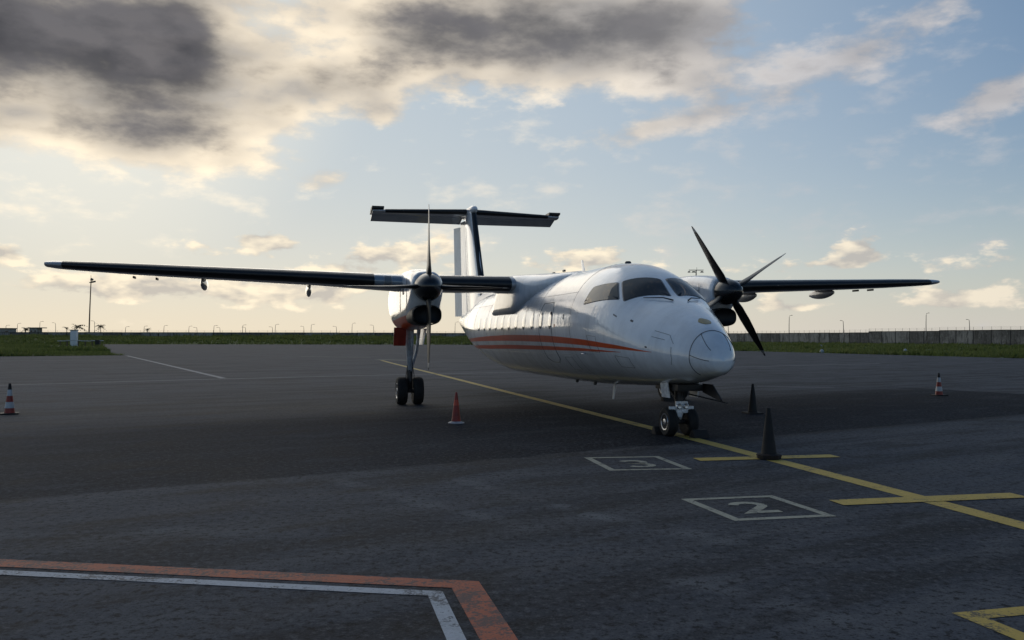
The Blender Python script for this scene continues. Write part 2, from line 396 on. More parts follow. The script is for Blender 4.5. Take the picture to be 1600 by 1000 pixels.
# ------------------------------------------------------------------ airplane
AC = empty('airplane', (3.1423, 16.1215, 0), math.pi / 2 + .2506)      # local x = aft, y = airplane's right, z = up
tag(AC, 'white twin-propeller high-wing airplane with two orange-red side stripes, parked on the apron', 'airplane')
def pchip(xs, ys):
    xs = np.array(xs, float); ys = np.array(ys, float); h = np.diff(xs); dd = np.diff(ys) / h; mm = np.zeros(len(xs))
    for i in range(1, len(xs) - 1):
        if dd[i - 1] * dd[i] > 0:
            w1 = 2 * h[i] + h[i - 1]; w2 = h[i] + 2 * h[i - 1]; mm[i] = (w1 + w2) / (w1 / dd[i - 1] + w2 / dd[i])
    mm[0] = dd[0]; mm[-1] = dd[-1]
    def f(x):
        x = min(max(x, xs[0]), xs[-1]); i = int(min(max(np.searchsorted(xs, x) - 1, 0), len(h) - 1)); t_ = (x - xs[i]) / h[i]
        return float((2*t_**3 - 3*t_**2 + 1)*ys[i] + (t_**3 - 2*t_**2 + t_)*h[i]*mm[i] + (-2*t_**3 + 3*t_**2)*ys[i+1] + (t_**3 - t_**2)*h[i]*mm[i+1])
    return f
TOP = pchip([-1.75,-1.7,-1.55,-1.2,-.8,-.3,.15,.7,1.2,1.8,2.6,4,12,14,16,18,20.9],[1.45,1.62,1.81,2.06,2.26,2.47,2.64,3.0,3.23,3.39,3.46,3.46,3.46,3.38,3.14,2.97,2.74])
BOT = pchip([-1.75,-1.7,-1.55,-1.2,-.8,-.3,.3,1,2.5,4,10.5,12,14,16.5,19,20.9],[1.45,1.29,1.21,1.13,1.05,.985,.93,.89,.83,.78,.76,.84,1.12,1.55,2.0,2.3])
HWD = pchip([-1.75,-1.7,-1.55,-1.2,-.8,-.3,.2,.8,1.5,2.5,4,12,14,16.5,19,20.9],[.0,.17,.32,.5,.68,.89,1.06,1.2,1.29,1.345,1.345,1.345,1.22,.9,.52,.22])
MID = pchip([-1.75,-1.2,-.5,.2,1.2,2.5,12,16.5,20.9],[1.45,1.52,1.62,1.78,1.97,2.1,2.1,2.3,2.52])
def S0(a, th):
    c, s = math.cos(th), math.sin(th); m_ = MID(a)
    return Vector((a, HWD(a) * s, m_ + ((TOP(a) - m_) if c > 0 else (m_ - BOT(a))) * c))
def S(a, th, off=0.):
    p = S0(a, th)
    if off:
        e = 1e-3; n = (S0(a, th + e) - S0(a, th - e)).cross(S0(a + e, th) - S0(a - e, th)).normalized()
        if n.dot(p - Vector((a, 0, MID(a)))) < 0: n = -n
        p = p + n * off
    return p
stations = [-1.75, -1.745, -1.73, -1.7, -1.66, -1.6, -1.5, -1.4] + list(np.arange(-1.28, 3.0, .12)) + list(np.arange(3.0, 12, .5)) + list(np.arange(12, 20.91, .35)) + [20.9]
NTH = 72
fus = MB().grid([[S(a, 2 * math.pi * k / NTH) for k in range(NTH)] for a in stations], True, False, True).build('fuselage', 'white', AC, angle=60)
def th_z(a, zz):
    m_ = MID(a); c = (zz - m_) / ((TOP(a) - m_) if zz > m_ else (m_ - BOT(a))); return math.acos(max(-1, min(1, c)))
def rounded(poly, rad, n=5):
    """round the corners of a polygon in (a, theta-metres) space"""
    P = [Vector(q) for q in poly]; o = []
    for i, p in enumerate(P):
        a, c = P[i - 1], P[(i + 1) % len(P)]; k = min(rad, (a - p).length * .45, (c - p).length * .45)
        s, e = p + (a - p).normalized() * k, p + (c - p).normalized() * k
        for j in range(n + 1):
            t_ = j / n; o.append(s * (1 - t_) ** 2 + p * 2 * t_ * (1 - t_) + e * t_ ** 2)
    return o
def inv(p):
    a = p.x; m_ = MID(a); return a, math.atan2(p.y / max(HWD(a), .01), (p.z - m_) / ((TOP(a) - m_) if p.z > m_ else (m_ - BOT(a))))
def patch(name, poly, off, m, parent, rad=.0, sgn=1, rings=6, grow=0.):
    """a skin patch lying on the fuselage: corners in (a, theta in degrees), straight edges between them"""
    q = [S0(a, sgn * R(th)) for a, th in poly]; c = sum(q, Vector()) / len(q)
    if grow: q = [p + (p - c).normalized() * grow for p in q]
    q = rounded(q, rad, 5); o = []
    for i in range(len(q)):
        n_ = max(1, int((q[i] - q[(i + 1) % len(q)]).length / .06))
        for j in range(n_): o.append(q[i].lerp(q[(i + 1) % len(q)], j / n_))
    rows = []
    for k in range(rings + 1):
        f_ = 1 - k / rings * .98
        rows.append([S(*inv(c + (p - c) * (f_ if k != 1 else .985)), off if k else off * .1) for p in o])
    return MB().grid(rows, True, False, True).build(name, m, parent, angle=50)
def seam(name, pts, rad, m, parent, sgn=1, sub=6):
    q = []
    for i in range(len(pts) - 1):
        for j in range(sub):
            t_ = j / sub; q.append((pts[i][0] * (1 - t_) + pts[i + 1][0] * t_, pts[i][1] * (1 - t_) + pts[i + 1][1] * t_))
    q.append(pts[-1])
    return MB().tube([S(a, sgn * R(th), 0.001) for a, th in q], rad, 5).build(name, m, parent)
# windscreens and cockpit side windows
panes = {'side': [(1.88, 69.5), (1.82, 51.5), (1.13, 38), (.70, 51)], 'front': [(.56, 49), (1.06, 34.5), (.70, 3.2), (.15, 4.4)]}
for sgn in (1, -1):
    for k, pl in panes.items():
        patch('window_seal', pl, .003, 'seal', fus, .07, sgn, grow=.03)
        patch('cockpit_window', pl, .009, 'glass', fus, .06, sgn)
# cabin windows
for sgn in (1, -1):
    for i in range(11):
        a = 3.92 + i * .77
        if sgn < 0 and i < 1: continue
        t0 = math.degrees(th_z(a, 2.24)); dth = 8.6
        ov = [(a + .155 * math.cos(u) * (1 if abs(math.cos(u)) else 1), t0 + 10.2 * math.sin(u)) for u in np.linspace(0, 2 * math.pi, 20, endpoint=False)]
        ov2 = [(a + .185 * math.cos(u), t0 + 11.8 * math.sin(u)) for u in np.linspace(0, 2 * math.pi, 20, endpoint=False)]
        def osv(name, o, off, m_):
            rows = [[S(aa, sgn * R(tt), off if k else 0) for aa, tt in [(a + (p[0] - a) * (1 - k * .2499), t0 + (p[1] - t0) * (1 - k * .2499)) for p in o]] for k in range(5)]
            return MB().grid(rows, True, False, True).build(name, m_, fus, angle=50)
        osv('window_frame', ov2, .004, 'white'); osv('cabin_window', ov, .007, 'acrylic')
# orange-red stripes
def stripe(name, up, lo, sgn):
    fu, fl = pchip(*zip(*up)), pchip(*zip(*lo)); A = np.linspace(up[0][0], up[-1][0], 90); rows = []
    for a in A:
        t0, t1 = th_z(a, fu(a)), th_z(a, fl(a)); rows.append([S(a, sgn * (t0 + (t1 - t0) * k / 5), .0018) for k in range(6)])
    return MB().grid(rows).build(name, 'red', fus, angle=60)
for sgn in (1, -1):
    stripe('upper_stripe', [(-.55, 1.59), (.44, 1.71), (2.16, 1.825), (4.8, 1.895), (7.46, 1.91), (10.2, 1.88), (12.8, 1.82), (15, 1.78)], [(-.55, 1.585), (.46, 1.635), (2.26, 1.70), (4.8, 1.74), (7.6, 1.75), (10.2, 1.735), (13.1, 1.70), (15, 1.67)], sgn)
    stripe('lower_stripe', [(.3, 1.575), (.8, 1.595), (2.3, 1.63), (4.8, 1.645), (7.72, 1.64), (10.2, 1.61), (13.2, 1.57), (15, 1.54)], [(.3, 1.57), (.8, 1.57), (2.4, 1.565), (4.8, 1.55), (7.94, 1.53), (10.2, 1.50), (13.4, 1.46), (15, 1.43)], sgn)
for a in (2.5, 5.0, 6.2, 8.4, 10.6, 12.4, 14.4, 16.6):
    seam('skin_joint', [(a, th) for th in range(-180, 181, 6)], .0026, 'seal', fus, 1, 1)
for sgn in (1, -1):
    for th in (58, 119, 146): seam('skin_joint', [(a, th) for a in np.arange(2.5, 16, .5)], .0022, 'seal', fus, sgn, 1)
# doors, seams and small fittings on the skin
for sgn in (1, -1):
    seam('door_seam', [(4.86, 78), (4.82, 100), (4.82, 124), (4.55, 129), (4.1, 129), (3.84, 124), (3.80, 100), (3.80, 72), (3.95, 66), (4.7, 66), (4.86, 78)], .006, 'line', fus, sgn)
    seam('panel_seam', [(-.52, 62), (-.86, 60.5), (-.99, 72)], .004, 'line', fus, sgn)
    seam('panel_seam', [(-.5, 71), (-.8, 70)], .004, 'line', fus, sgn)
    seam('panel_seam', [(-.96, 78), (-.98, 100), (-.93, 112)], .004, 'line', fus, sgn)
    seam('hatch_seam', [(1.55, 96), (1.15, 95), (1.12, 112), (1.52, 113), (1.55, 96)], .0032, 'line', fus, sgn)
    seam('hatch_seam', [(.55, 112), (.1, 111), (.1, 126), (.55, 127), (.55, 112)], .0032, 'line', fus, sgn)
    seam('hatch_seam', [(3.4, 122), (2.9, 122), (2.9, 138), (3.4, 138), (3.4, 122)], .003, 'line', fus, sgn)
    patch('placard', [(3.62, 88), (3.62, 91), (3.52, 91), (3.52, 88)], .002, 'doorred', fus, .01, sgn)
    patch('placard', [(.62, 66), (.62, 67.6), (.50, 67.6), (.50, 66)], .002, 'seal', fus, .005, sgn)
    seam('lightning_strip', [(-1.33, 28 if sgn > 0 else 26), (-1.64, 48)], .006, 'line', fus, sgn)
    seam('lightning_strip', [(-1.34, 84), (-1.66, 92)], .006, 'line', fus, sgn)
    p = [(.09, 60.6), (.12, 62.5), (.07, 63.6), (.04, 61.7)]
    patch('static_port', [(.13, 60.5), (.13, 63), (.05, 63), (.05, 60.5)], .004, 'line', fus, .03, sgn)
    patch('static_port', [(-.39, 86), (-.39, 88), (-.44, 88), (-.44, 86)], .004, 'line', fus, .02, sgn)
    patch('vent', [(2.98, 79), (2.98, 84), (2.93, 84), (2.93, 79)], .004, 'line', fus, .01, sgn)
    q = S(1.9, sgn * R(116)); MB().tube([q, q + Vector((-.02, sgn * .09, -.02)), q + Vector((-.24, sgn * .11, -.02))], [.02, .016, .01], 8).build('pitot_probe', 'steel', fus)
    # windscreen wipers
    MB().tube([S(-.10, sgn * R(9), .02), S(.06, sgn * R(16), .04), S(.30, sgn * R(32), .03)], [.016, .012, .008], 6).build('wiper', 'black', fus)
seam('radome_seam', [(-1.34, th) for th in range(-150, 151, 10)], .007, 'line', fus, 1, 2)
lens_th = -6
patch('nose_light', [(-.93, 4), (-1.06, 14), (-1.17, 4), (-1.12, -12), (-1.0, -14)], .006, 'gold', fus, .06)
for a, hgt, sw in ((5.4, .36, .16),):
    o = MB().grid([[(a + sw * k_ + dx * (1 - .45 * k_), dy, TOP(a) - .03 + hgt * k_) for dx, dy in ((-.13, 0), (-.02, .014), (.13, 0), (-.02, -.014))] for k_ in (0, .5, 1)], True, False, True).build('antenna', 'white', fus)
MB().lathe([(.0, .05), (.05, .045), (.07, .02), (.075, -.02)], (2.5, 0, 3.46), 'z', 12).build('beacon', 'line', fus)
for a in (6.1, 7.0): MB().box((a, .3, 3.56), (.14, .05, .05)).build('fuel_vent', 'line', fus, bevel=.01)
MB().grid([[(3.28 + .12 * k_ + dx * (1 - .4 * k_), dy, .83 - .38 * k_) for dx, dy in ((-.1, 0), (0, .015), (.1, 0), (0, -.015))] for k_ in (0, .5, 1)], True, False, True).build('belly_antenna', 'white', fus)
for a in (3.9, 5.2): MB().lathe([(.04, .03), (.04, -.02), (.02, -.035)], (a, .25, BOT(a)), 'z', 10).build('belly_fitting', 'line', fus)

# superellipse loft used for fairing and nacelles
def sell(a, yc, hw, z0, z1, n, N=48, top_n=None):
    zc, hz = (z0 + z1) / 2, (z1 - z0) / 2; o = []
    for k in range(N):
        u = 2 * math.pi * k / N; c, s = math.cos(u), math.sin(u); e = 2 / (top_n if (top_n and c > 0) else n)
        o.append((a, yc + hw * math.copysign(abs(s) ** e, s), zc + hz * math.copysign(abs(c) ** e, c)))
    return o
fair = [(4.75, .30, 3.20, 3.44, 2.), (5.2, .70, 3.0, 3.50, 2.2), (5.8, .98, 2.85, 3.51, 2.4), (6.2, 1.12, 2.74, 3.52, 2.8), (6.6, 1.25, 2.60, 3.53, 3.6), (7.0, 1.34, 2.49, 3.53, 5.5), (7.4, 1.39, 2.43, 3.53, 9.), (8.2, 1.39, 2.43, 3.56, 9.), (9.2, 1.39, 2.43, 3.55, 9.), (9.38, 1.385, 2.435, 3.545, 9.), (9.42, 1.36, 2.45, 3.53, 8.)]
fr_ = MB().grid([[(p[0] + (max(0, (a - 7.) / 2.4)) * (2.85 - p[2]) * 1.15, p[1], p[2]) for p in sell(a, 0, hw, z0, z1, n, 64)] for a, hw, z0, z1, n in fair], True, True, True).build('wing_fairing', 'white', AC, angle=50)
MB().grid([sell(a, 0, hw, z0, z1, n) for a, hw, z0, z1, n in ((8.6, 1.1, 3.0, 3.555, 3.), (9.8, 1.0, 3.0, 3.54, 3.), (10.8, .8, 3.05, 3.51, 2.6), (12.2, .35, 3.2, 3.46, 2.))], True, True, True).build('fairing_tail', 'white', fr_, angle=60)
# wings
def foil(N=14):
    up = []; 
    xs = [(1 - math.cos(math.pi * i / N)) / 2 for i in range(N + 1)]
    yt = lambda x_: 5 * (.2969 * math.sqrt(x_) - .126 * x_ - .3516 * x_**2 + .2843 * x_**3 - .1036 * x_**4)
    return [(x_, yt(x_) * 1.12 + .015 * math.sin(math.pi * x_)) for x_ in xs[::-1]] + [(x_, -yt(x_) * .9 + .01 * math.sin(math.pi * x_)) for x_ in xs[1:-1]]
FO = foil()
le = pchip([0, 4.3, 12.7, 12.95], [7.0, 7.0, 8.08, 8.16]); te = pchip([0, 4.3, 12.7, 12.95], [9.75, 9.75, 9.35, 9.2])
zc = pchip([0, 4.0, 5.9, 9.5, 12.7, 12.95], [3.245, 3.245, 3.325, 3.465, 3.615, 3.63]); tk = pchip([0, 4, 5.9, 9.5, 12.7, 12.95], [.46, .46, .38, .31, .19, .14])
def wsec(r_, sgn, infl=0., sel=None):
    o = []; ch = te(r_) - le(r_)
    for i, (u, v) in enumerate(FO):
        if sel and not sel(u): continue
        nx = (u - .35); vv = v * tk(r_)
        o.append((le(r_) + u * ch - (infl if u < .05 else 0), sgn * r_, zc(r_) + vv + (infl if v > 0 else -infl) * (1 if u < .35 else 0)))
    return o
for sgn, side in ((1, 'right'), (-1, 'left')):
    rs = [.9, 1.5, 2.5, 3.4, 4.3, 5.2, 6.5, 8, 9.5, 11, 12.2, 12.55]
    wing = MB().grid([wsec(r_, sgn) for r_ in rs], True, True, True).build('wing', 'underwing', AC, angle=60)
    MB().grid([wsec(r_, sgn) for r_ in (12.555, 12.62, 12.7, 12.8, 12.88, 12.93, 12.95)], True, True, True).build('wing_tip', 'underwing', wing, angle=60)
    for r0, r1 in ((1.45, 3.52), (5.05 if sgn > 0 else 4.36, 12.54)):
        N = 10; MB().grid([wsec(r0 + (r1 - r0) * k / N, sgn, .004, lambda u: u < .13) for k in range(N + 1)]).build('deicing_boot', 'boot', wing, angle=60)
    if sgn > 0:
        for r0, r1, mt in ((4.36, 4.60, 'lens'), (4.62, 4.80, 'seal'), (4.82, 5.04, 'lens')):
            MB().grid([wsec(r0 + (r1 - r0) * k / 2, sgn, .006, lambda u: u < .10) for k in range(3)]).build('landing_light_cover', mt, wing, angle=60)
    # flap track fairings under the trailing edge
    for rr, ln, dp in ((6.64, .95, .34), (9.35, .9, .32)):
        z0 = zc(rr) - tk(rr) * .32; rows = []
        for k in range(9):
            u = k / 8; s_ = max(.04, math.sin(math.pi * min(1, u * .92 + .04))) ** .6
            rows.append([(8.55 + ln * 1.45 * u, sgn * rr + .085 * s_ * math.cos(q), z0 - dp * .30 - .03 * u + dp * .52 * s_ * math.sin(q)) for q in np.linspace(0, 2 * math.pi, 14, endpoint=False)])
        MB().grid(rows, True, True, True).build('flap_track_fairing', 'underwing', wing, angle=60)
    for rr in (10.5, 11.05):
        MB().box((9.05, sgn * rr, zc(rr) - tk(rr) * .42 - .03), (.30, .04, .06)).build('aileron_bracket', 'darksteel', wing, bevel=.015)
    for r0, r1, nm in ((1.5, 3.3, 'flap'), (4.6, 9.6, 'flap'), (9.65, 12.3, 'aileron')):
        rows = []
        for k in range(2):
            r_ = (r0, r1)[k]; ch = te(r_) - le(r_); a0 = le(r_) + ch * .74; t0 = tk(r_) * .22; z0 = zc(r_)
            rows.append([(a0, sgn * r_, z0 + t0), (a0 + ch * .14, sgn * r_, z0 + t0 * .75), (te(r_) + .03, sgn * r_, z0 - .02), (te(r_) + .03, sgn * r_, z0 - .032), (a0 + ch * .1, sgn * r_, z0 - t0 * .9), (a0, sgn * r_, z0 - t0)])
        MB().grid(rows, True, True, True).build(nm, 'underwing', wing, angle=30)
# engine nacelles, propellers, main gear
NAC = [(5.50, .36, 2.70, 3.40, 2.2), (5.56, .385, 2.64, 3.43, 2.4), (5.8, .405, 2.45, 3.47, 2.9), (6.3, .415, 2.2, 3.53, 3.2), (7.0, .43, 2.1, 3.58, 3.4), (8.0, .45, 2.04, 3.60, 3.4), (9.0, .45, 2.05, 3.58, 3.4), (9.8, .43, 2.15, 3.52, 3.2), (10.8, .36, 2.40, 3.40, 2.8), (11.8, .2, 2.75, 3.24, 2.3), (12.3, .04, 2.95, 3.1, 2.)]
def nacelle(yc):
    fs_ = [pchip([q[0] for q in NAC], [q[k] for q in NAC]) for k in range(5)]
    AA = sorted(set([round(q, 3) for q in np.arange(5.5, 12.3, .15)] + [q[0] for q in NAC]))
    def half(lower):
        mb = MB().grid([sell(a, yc, fs_[1](a), fs_[2](a), fs_[3](a), fs_[4](a), 64) for a in AA], True, True, True)
        me = bpy.data.meshes.new('tmp'); me.from_pydata(mb.v, [], mb.f); bm = bmesh.new(); bm.from_mesh(me); bmesh.ops.remove_doubles(bm, verts=bm.verts, dist=1e-5)
        bmesh.ops.bisect_plane(bm, geom=bm.verts[:] + bm.edges[:] + bm.faces[:], plane_co=(5.8, yc, 2.42), plane_no=Vector((.037, 0, 1)).normalized(), clear_outer=lower, clear_inner=not lower)
        o = MB(); bm.verts.index_update(); o.v = [tuple(v.co) for v in bm.verts]; o.f = [tuple(v.index for v in f.verts) for f in bm.faces]; bm.free(); return o
    na = half(False).build('engine_nacelle', 'white', AC, angle=60)
    half(True).build('lower_cowl', 'red', na, angle=60)
    # chin intake
    it = MB().grid([sell(a, yc, hw, z0, z1, 2.7) for a, hw, z0, z1 in ((5.50, .335, 2.17, 2.60), (5.53, .355, 2.15, 2.62), (5.62, .365, 2.14, 2.63), (6.0, .375, 2.13, 2.63), (6.5, .38, 2.14, 2.6))], True).build('air_intake', 'black', na, angle=60)
    MB().grid([sell(a, yc, hw, z0, z1, 2.7) for a, hw, z0, z1 in ((5.502, .33, 2.175, 2.595), (5.54, .31, 2.195, 2.575), (5.56, .1, 2.36, 2.42))], True, False, True).build('intake_cover', 'black', na, angle=60)
    for s_ in (1, -1):
        for a in (6.15, 7.25): MB().tube([(a, yc + s_ * (.413 + (a - 6.15) * .02), 3.3), (a, yc + s_ * (.418 + (a - 6.15) * .02), 2.5)], .006, 5).build('panel_seam', 'line', na)
        MB().tube([(6.15, yc + s_ * .415, 3.12), (8.6, yc + s_ * .452, 3.16)], .005, 5).build('panel_seam', 'line', na)
        MB().box((6.75, yc + s_ * .428, 3.0), (.09, .02, .16)).build('vent', 'black', na, bevel=.008)
    return na
def blade_mesh():
    rows = []
    for rr, ch, beta, tkk in ((.22, .22, -4, .15), (.34, .36, -3, .12), (.5, .46, 0, .085), (.85, .44, 4, .052), (1.15, .38, 5, .038), (1.45, .30, 4, .028), (1.72, .21, 3, .02), (1.88, .13, 2, .015), (1.96, .06, 2, .010), (1.98, .015, 2, .006)):
        cb, sb = math.cos(R(beta)), math.sin(R(beta)); o = []
        for k in range(12):
            u = 2 * math.pi * k / 12; c_ = ch * .5 * math.cos(u) + ch * .05; t_ = tkk * .5 * math.sin(u)
            o.append((-c_ * cb + t_ * sb, c_ * sb + t_ * cb, rr))
        rows.append(o)
    return MB().grid(rows, True, True, True)
m, t, b = mat('blade_paint'); M['blade_paint'] = m
zz = t.sep(t.node('ShaderNodeTexCoord').outputs['Object'])[2]
co = t.node('ShaderNodeTexCoord').outputs['Object']; nn = t.noise(t.vmul(co, (12, 12, 3)), 1., 5.)
tip = t.sstep(zz, 1.80, 1.802) * t.sstep(zz, 1.915, 1.913)
c = t.mix(t.sstep(nn, .35, .7), (.010, .010, .010), (.022, .021, .019)); t.put(b.inputs['Base Color'], t.mix(tip, c, (.5, .48, .44)))
b.inputs['Roughness'].default_value = .36
BL = None
def propeller(yc, base):
    global BL
    hub = MB().lathe([(.0, -.52), (.06, -.51), (.14, -.46), (.22, -.36), (.285, -.22), (.325, -.05), (.34, .1), (.335, .17), (.30, .18)], (5.29, yc, 3.04), 'x', 32).build('propeller_spinner', 'spinner', AC, angle=50)
    for k in range(4):
        if BL is None:
            o = blade_mesh().build('propeller_blade', 'blade_paint', None, angle=50); BL = o
        else:
            o = BL.copy(); COL.objects.link(o)
        o.parent = hub
        o.location = (5.29, yc, 3.04); o.rotation_euler = (R(90 - (base + 90 * k)) * -1, 0, 0)
    return hub
def tyre(mb, c, rad, wd, n=32):
    prof = [(rad * .55, -wd * .40), (rad * .72, -wd * .49), (rad * .88, -wd * .47), (rad * .965, -wd * .36), (rad, -wd * .16), (rad, -wd * .13), (rad * .985, -wd * .12), (rad * .985, -wd * .08), (rad, -wd * .07), (rad, wd * .07), (rad * .985, wd * .08), (rad * .985, wd * .12), (rad, wd * .13), (rad, wd * .16), (rad * .965, wd * .36), (rad * .88, wd * .47), (rad * .72, wd * .49), (rad * .55, wd * .40)]
    return mb.lathe(prof, c, 'y', n)
def rim(c, rad, wd, side, parent):
    mb = MB(); y0 = side * wd * .5
    s = side
    mb.lathe([(rad * .58, s * wd * .40), (rad * .56, s * wd * .46), (rad * .50, s * wd * .44), (rad * .46, s * wd * .30), (rad * .24, s * wd * .26), (rad * .2, s * wd * .44), (rad * .08, s * wd * .48), (.004, s * wd * .48)], c, 'y', 28, False)
    for k in range(8):
        a = k * math.pi / 4; mb.lathe([(rad * .045, s * wd * .26), (rad * .045, s * wd * .34), (.002, s * wd * .35)], (c[0] + rad * .35 * math.cos(a), c[1], c[2] + rad * .35 * math.sin(a)), 'y', 6, False)
    return mb.build('wheel_rim', 'rim', parent)
def main_gear(yc, s):
    g = MB().tube([(8.30, yc + s * .12, 2.25), (8.52, yc + s * .03, 1.3), (8.62, yc, .92)], [.075, .07, .065], 14).build('main_gear_strut', 'steel', AC)
    MB().tube([(8.75, yc - s * .07, 2.25), (8.68, yc - s * .03, 1.3), (8.64, yc, .92)], [.07, .065, .06], 14).build('strut_leg', 'steel', g)
    MB().tube([(8.64, yc, 1.02), (8.65, yc, .6), (8.66, yc, .36)], [.085, .075, .07], 14).build('oleo_cylinder', 'darksteel', g)
    MB().tube([(8.66, yc - .36, .37), (8.66, yc + .36, .37)], .055, 12).build('axle', 'darksteel', g)
    MB().tube([(9.3, yc - s * .38, 2.2), (8.9, yc - s * .22, 1.45), (8.66, yc - s * .05, .98)], [.04, .045, .04], 10).build('drag_brace', 'steel', g)
    MB().tube([(9.2, yc - s * .30, 2.2), (9.05, yc - s * .26, 1.72)], .022, 8).build('actuator', 'gearwhite', g)
    MB().tube([(8.5, yc + s * .03, .95), (8.46, yc, .65), (8.6, yc, .45)], .03, 8).build('torque_link', 'darksteel', g)
    for q in (1, -1):
        MB().tube([(8.55, yc + q * .05, 1.2), (8.56, yc + q * .11, .8), (8.64, yc + q * .1, .45)], .010, 6).build('brake_hose', 'black', g)
        c_ = (8.66, yc + q * .22, .375)
        tyre(MB(), c_, .38, .29).build('tyre', 'tire', g); rim(c_, .38, .29, q, g)
    MB().box((8.1, yc + s * .34, 1.86), (.5, .33, .04), Matrix.Rotation(R(78), 3, 'Y')).build('gear_door', 'doorred', g, bevel=.012)
    MB().box((9.1, yc - s * .42, 1.86), (.9, .025, .46), Matrix.Rotation(R(10) * s, 3, 'X')).build('gear_door', 'gearwhite', g, bevel=.01)
for yc in (3.935, -3.935):
    nacelle(yc); main_gear(yc, 1 if yc > 0 else -1)
propeller(3.935, 90); propeller(-3.935, 58)
# tail
def slab(rows_, name, m, parent, ang=60): return MB().grid(rows_, True, True, True).build(name, m, parent, angle=ang)
def vfoil(a0, a1, zz, tt, u1=1., infl=0., sel=None, yo=0.):
    o = []
    for u, v in FO:
        if sel and not sel(u): continue
        v2 = (v - .0125 * math.sin(math.pi * u)) * tt
        o.append((a0 + u * (a1 - a0) * u1 - (infl if u < .05 else 0), v2 + (infl if v > 0 else -infl) + yo, zz))
    return o
fz = [2.7, 3.2, 4.2, 5.5, 6.5, 6.98]
fl = pchip([2.7, 3.2, 6.98], [16.35, 16.7, 18.85]); ft = pchip([2.7, 6.98], [20.3, 20.75])
fin = slab([vfoil(fl(q), ft(q), q, .42 - .02 * (q - 2.7)) for q in fz], 'fin', 'white', AC)
MB().grid([vfoil(fl(q), ft(q), q, .42 - .02 * (q - 2.7), 1, .005, lambda u: u < .10) for q in np.linspace(3.3, 6.9, 8)]).build('deicing_boot', 'boot', fin, angle=60)
MB().grid([[(a, y_ , TOP(a) - .1 + zt) for y_, zt in ((.16 * k_, 0), (.10 * k_, .2 * k_ + .02), (0, .34 * k_ + .06), (-.10 * k_, .2 * k_ + .02), (-.16 * k_, 0))] for a, k_ in ((13.6, .1), (14.5, .4), (15.5, .9), (16.6, 1.5), (17.4, 2.2))]).build('dorsal_fillet', 'white', fin, angle=60)
# two-piece rudder swung to the airplane's right
def rud(a0, y0, ang, ch, z0, z1, name, par, t0, t1):
    c_, s_ = math.cos(R(ang)), math.sin(R(ang)); rows = []
    for q in np.linspace(z0, z1, 4):
        o = []
        for u, v in ((0, t0), (.5, (t0 + t1) / 2 * 1.02), (1, t1), (1, -t1), (.5, -(t0 + t1) / 2 * 1.02), (0, -t0)):
            a_ = a0 + (q - 3) * .11; o.append((a_ + u * ch * c_ - v * s_, y0 + u * ch * s_ + v * c_, q))
        rows.append(o)
    return slab(rows, name, 'white', par, 30)
rd = rud(20.05, 0, 7, .70, 2.72, 6.74, 'rudder', fin, .055, .04)
rud(20.05 + .70 * math.cos(R(7)), .70 * math.sin(R(7)), 20, .62, 2.72, 6.55, 'trailing_rudder', rd, .038, .012)
MB().lathe([(.0, -.5), (.07, -.46), (.14, -.3), (.18, 0), (.19, .8), (.17, 1.6), (.08, 2.3), (.01, 2.5)], (19.1, 0, 7.0), 'x', 16).build('fin_bullet', 'white', fin, angle=60)
MB().tube([(20.9, 0, 7.0), (21.4, 0, 7.0)], .012, 6).build('static_wick', 'black', fin)
tle = pchip([0, 3.96], [19.3, 20.05]); tte = pchip([0, 3.96], [21.35, 21.2])
for sgn in (1, -1):
    def ts(r_, u1=1., infl=0, sel=None):
        o = []
        for u, v in FO:
            if sel and not sel(u): continue
            tt = .27 - .028 * r_
            o.append((tle(r_) + u * (tte(r_) - tle(r_)) - (infl if u < .05 else 0), sgn * r_, 6.98 + (v - .02 * math.sin(math.pi * u)) * tt + (infl if v > 0 else -infl) * bool(infl)))
        return o
    tp = slab([ts(r_) for r_ in (.0, 1.3, 2.6, 3.96)], 'tailplane', 'underwing', AC)
    MB().grid([ts(r_, 1, .004, lambda u: u < .12) for r_ in np.linspace(.2, 3.45, 6)]).build('deicing_boot', 'boot', tp, angle=60)
    rows = []
    for r_ in (.10, 3.94):
        a0 = tte(r_) - .62
        rows.append([(a0, sgn * r_, 7.02), (a0 + .75 * math.cos(R(22)), sgn * r_, 7.0 - .75 * math.sin(R(22))), (a0 + .75 * math.cos(R(22)), sgn * r_, 6.985 - .75 * math.sin(R(22))), (a0, sgn * r_, 6.93)])
    slab(rows, 'elevator', 'underwing', tp, 30)
    # balance horn at the tip, tilted up
    rows = [[(19.95, sgn * r_, 7.06), (20.5, sgn * r_, 7.11), (20.95, sgn * r_, 7.03), (20.95, sgn * r_, 6.93), (20.5, sgn * r_, 6.92), (19.95, sgn * r_, 6.99)] for r_ in (3.5, 3.99)]
    slab([[(p[0], p[1], p[2] + (.10 if p[0] < 20.2 else .04 if p[0] < 20.7 else 0)) for p in r__] for r__ in rows], 'elevator_horn', 'boot', tp, 30)
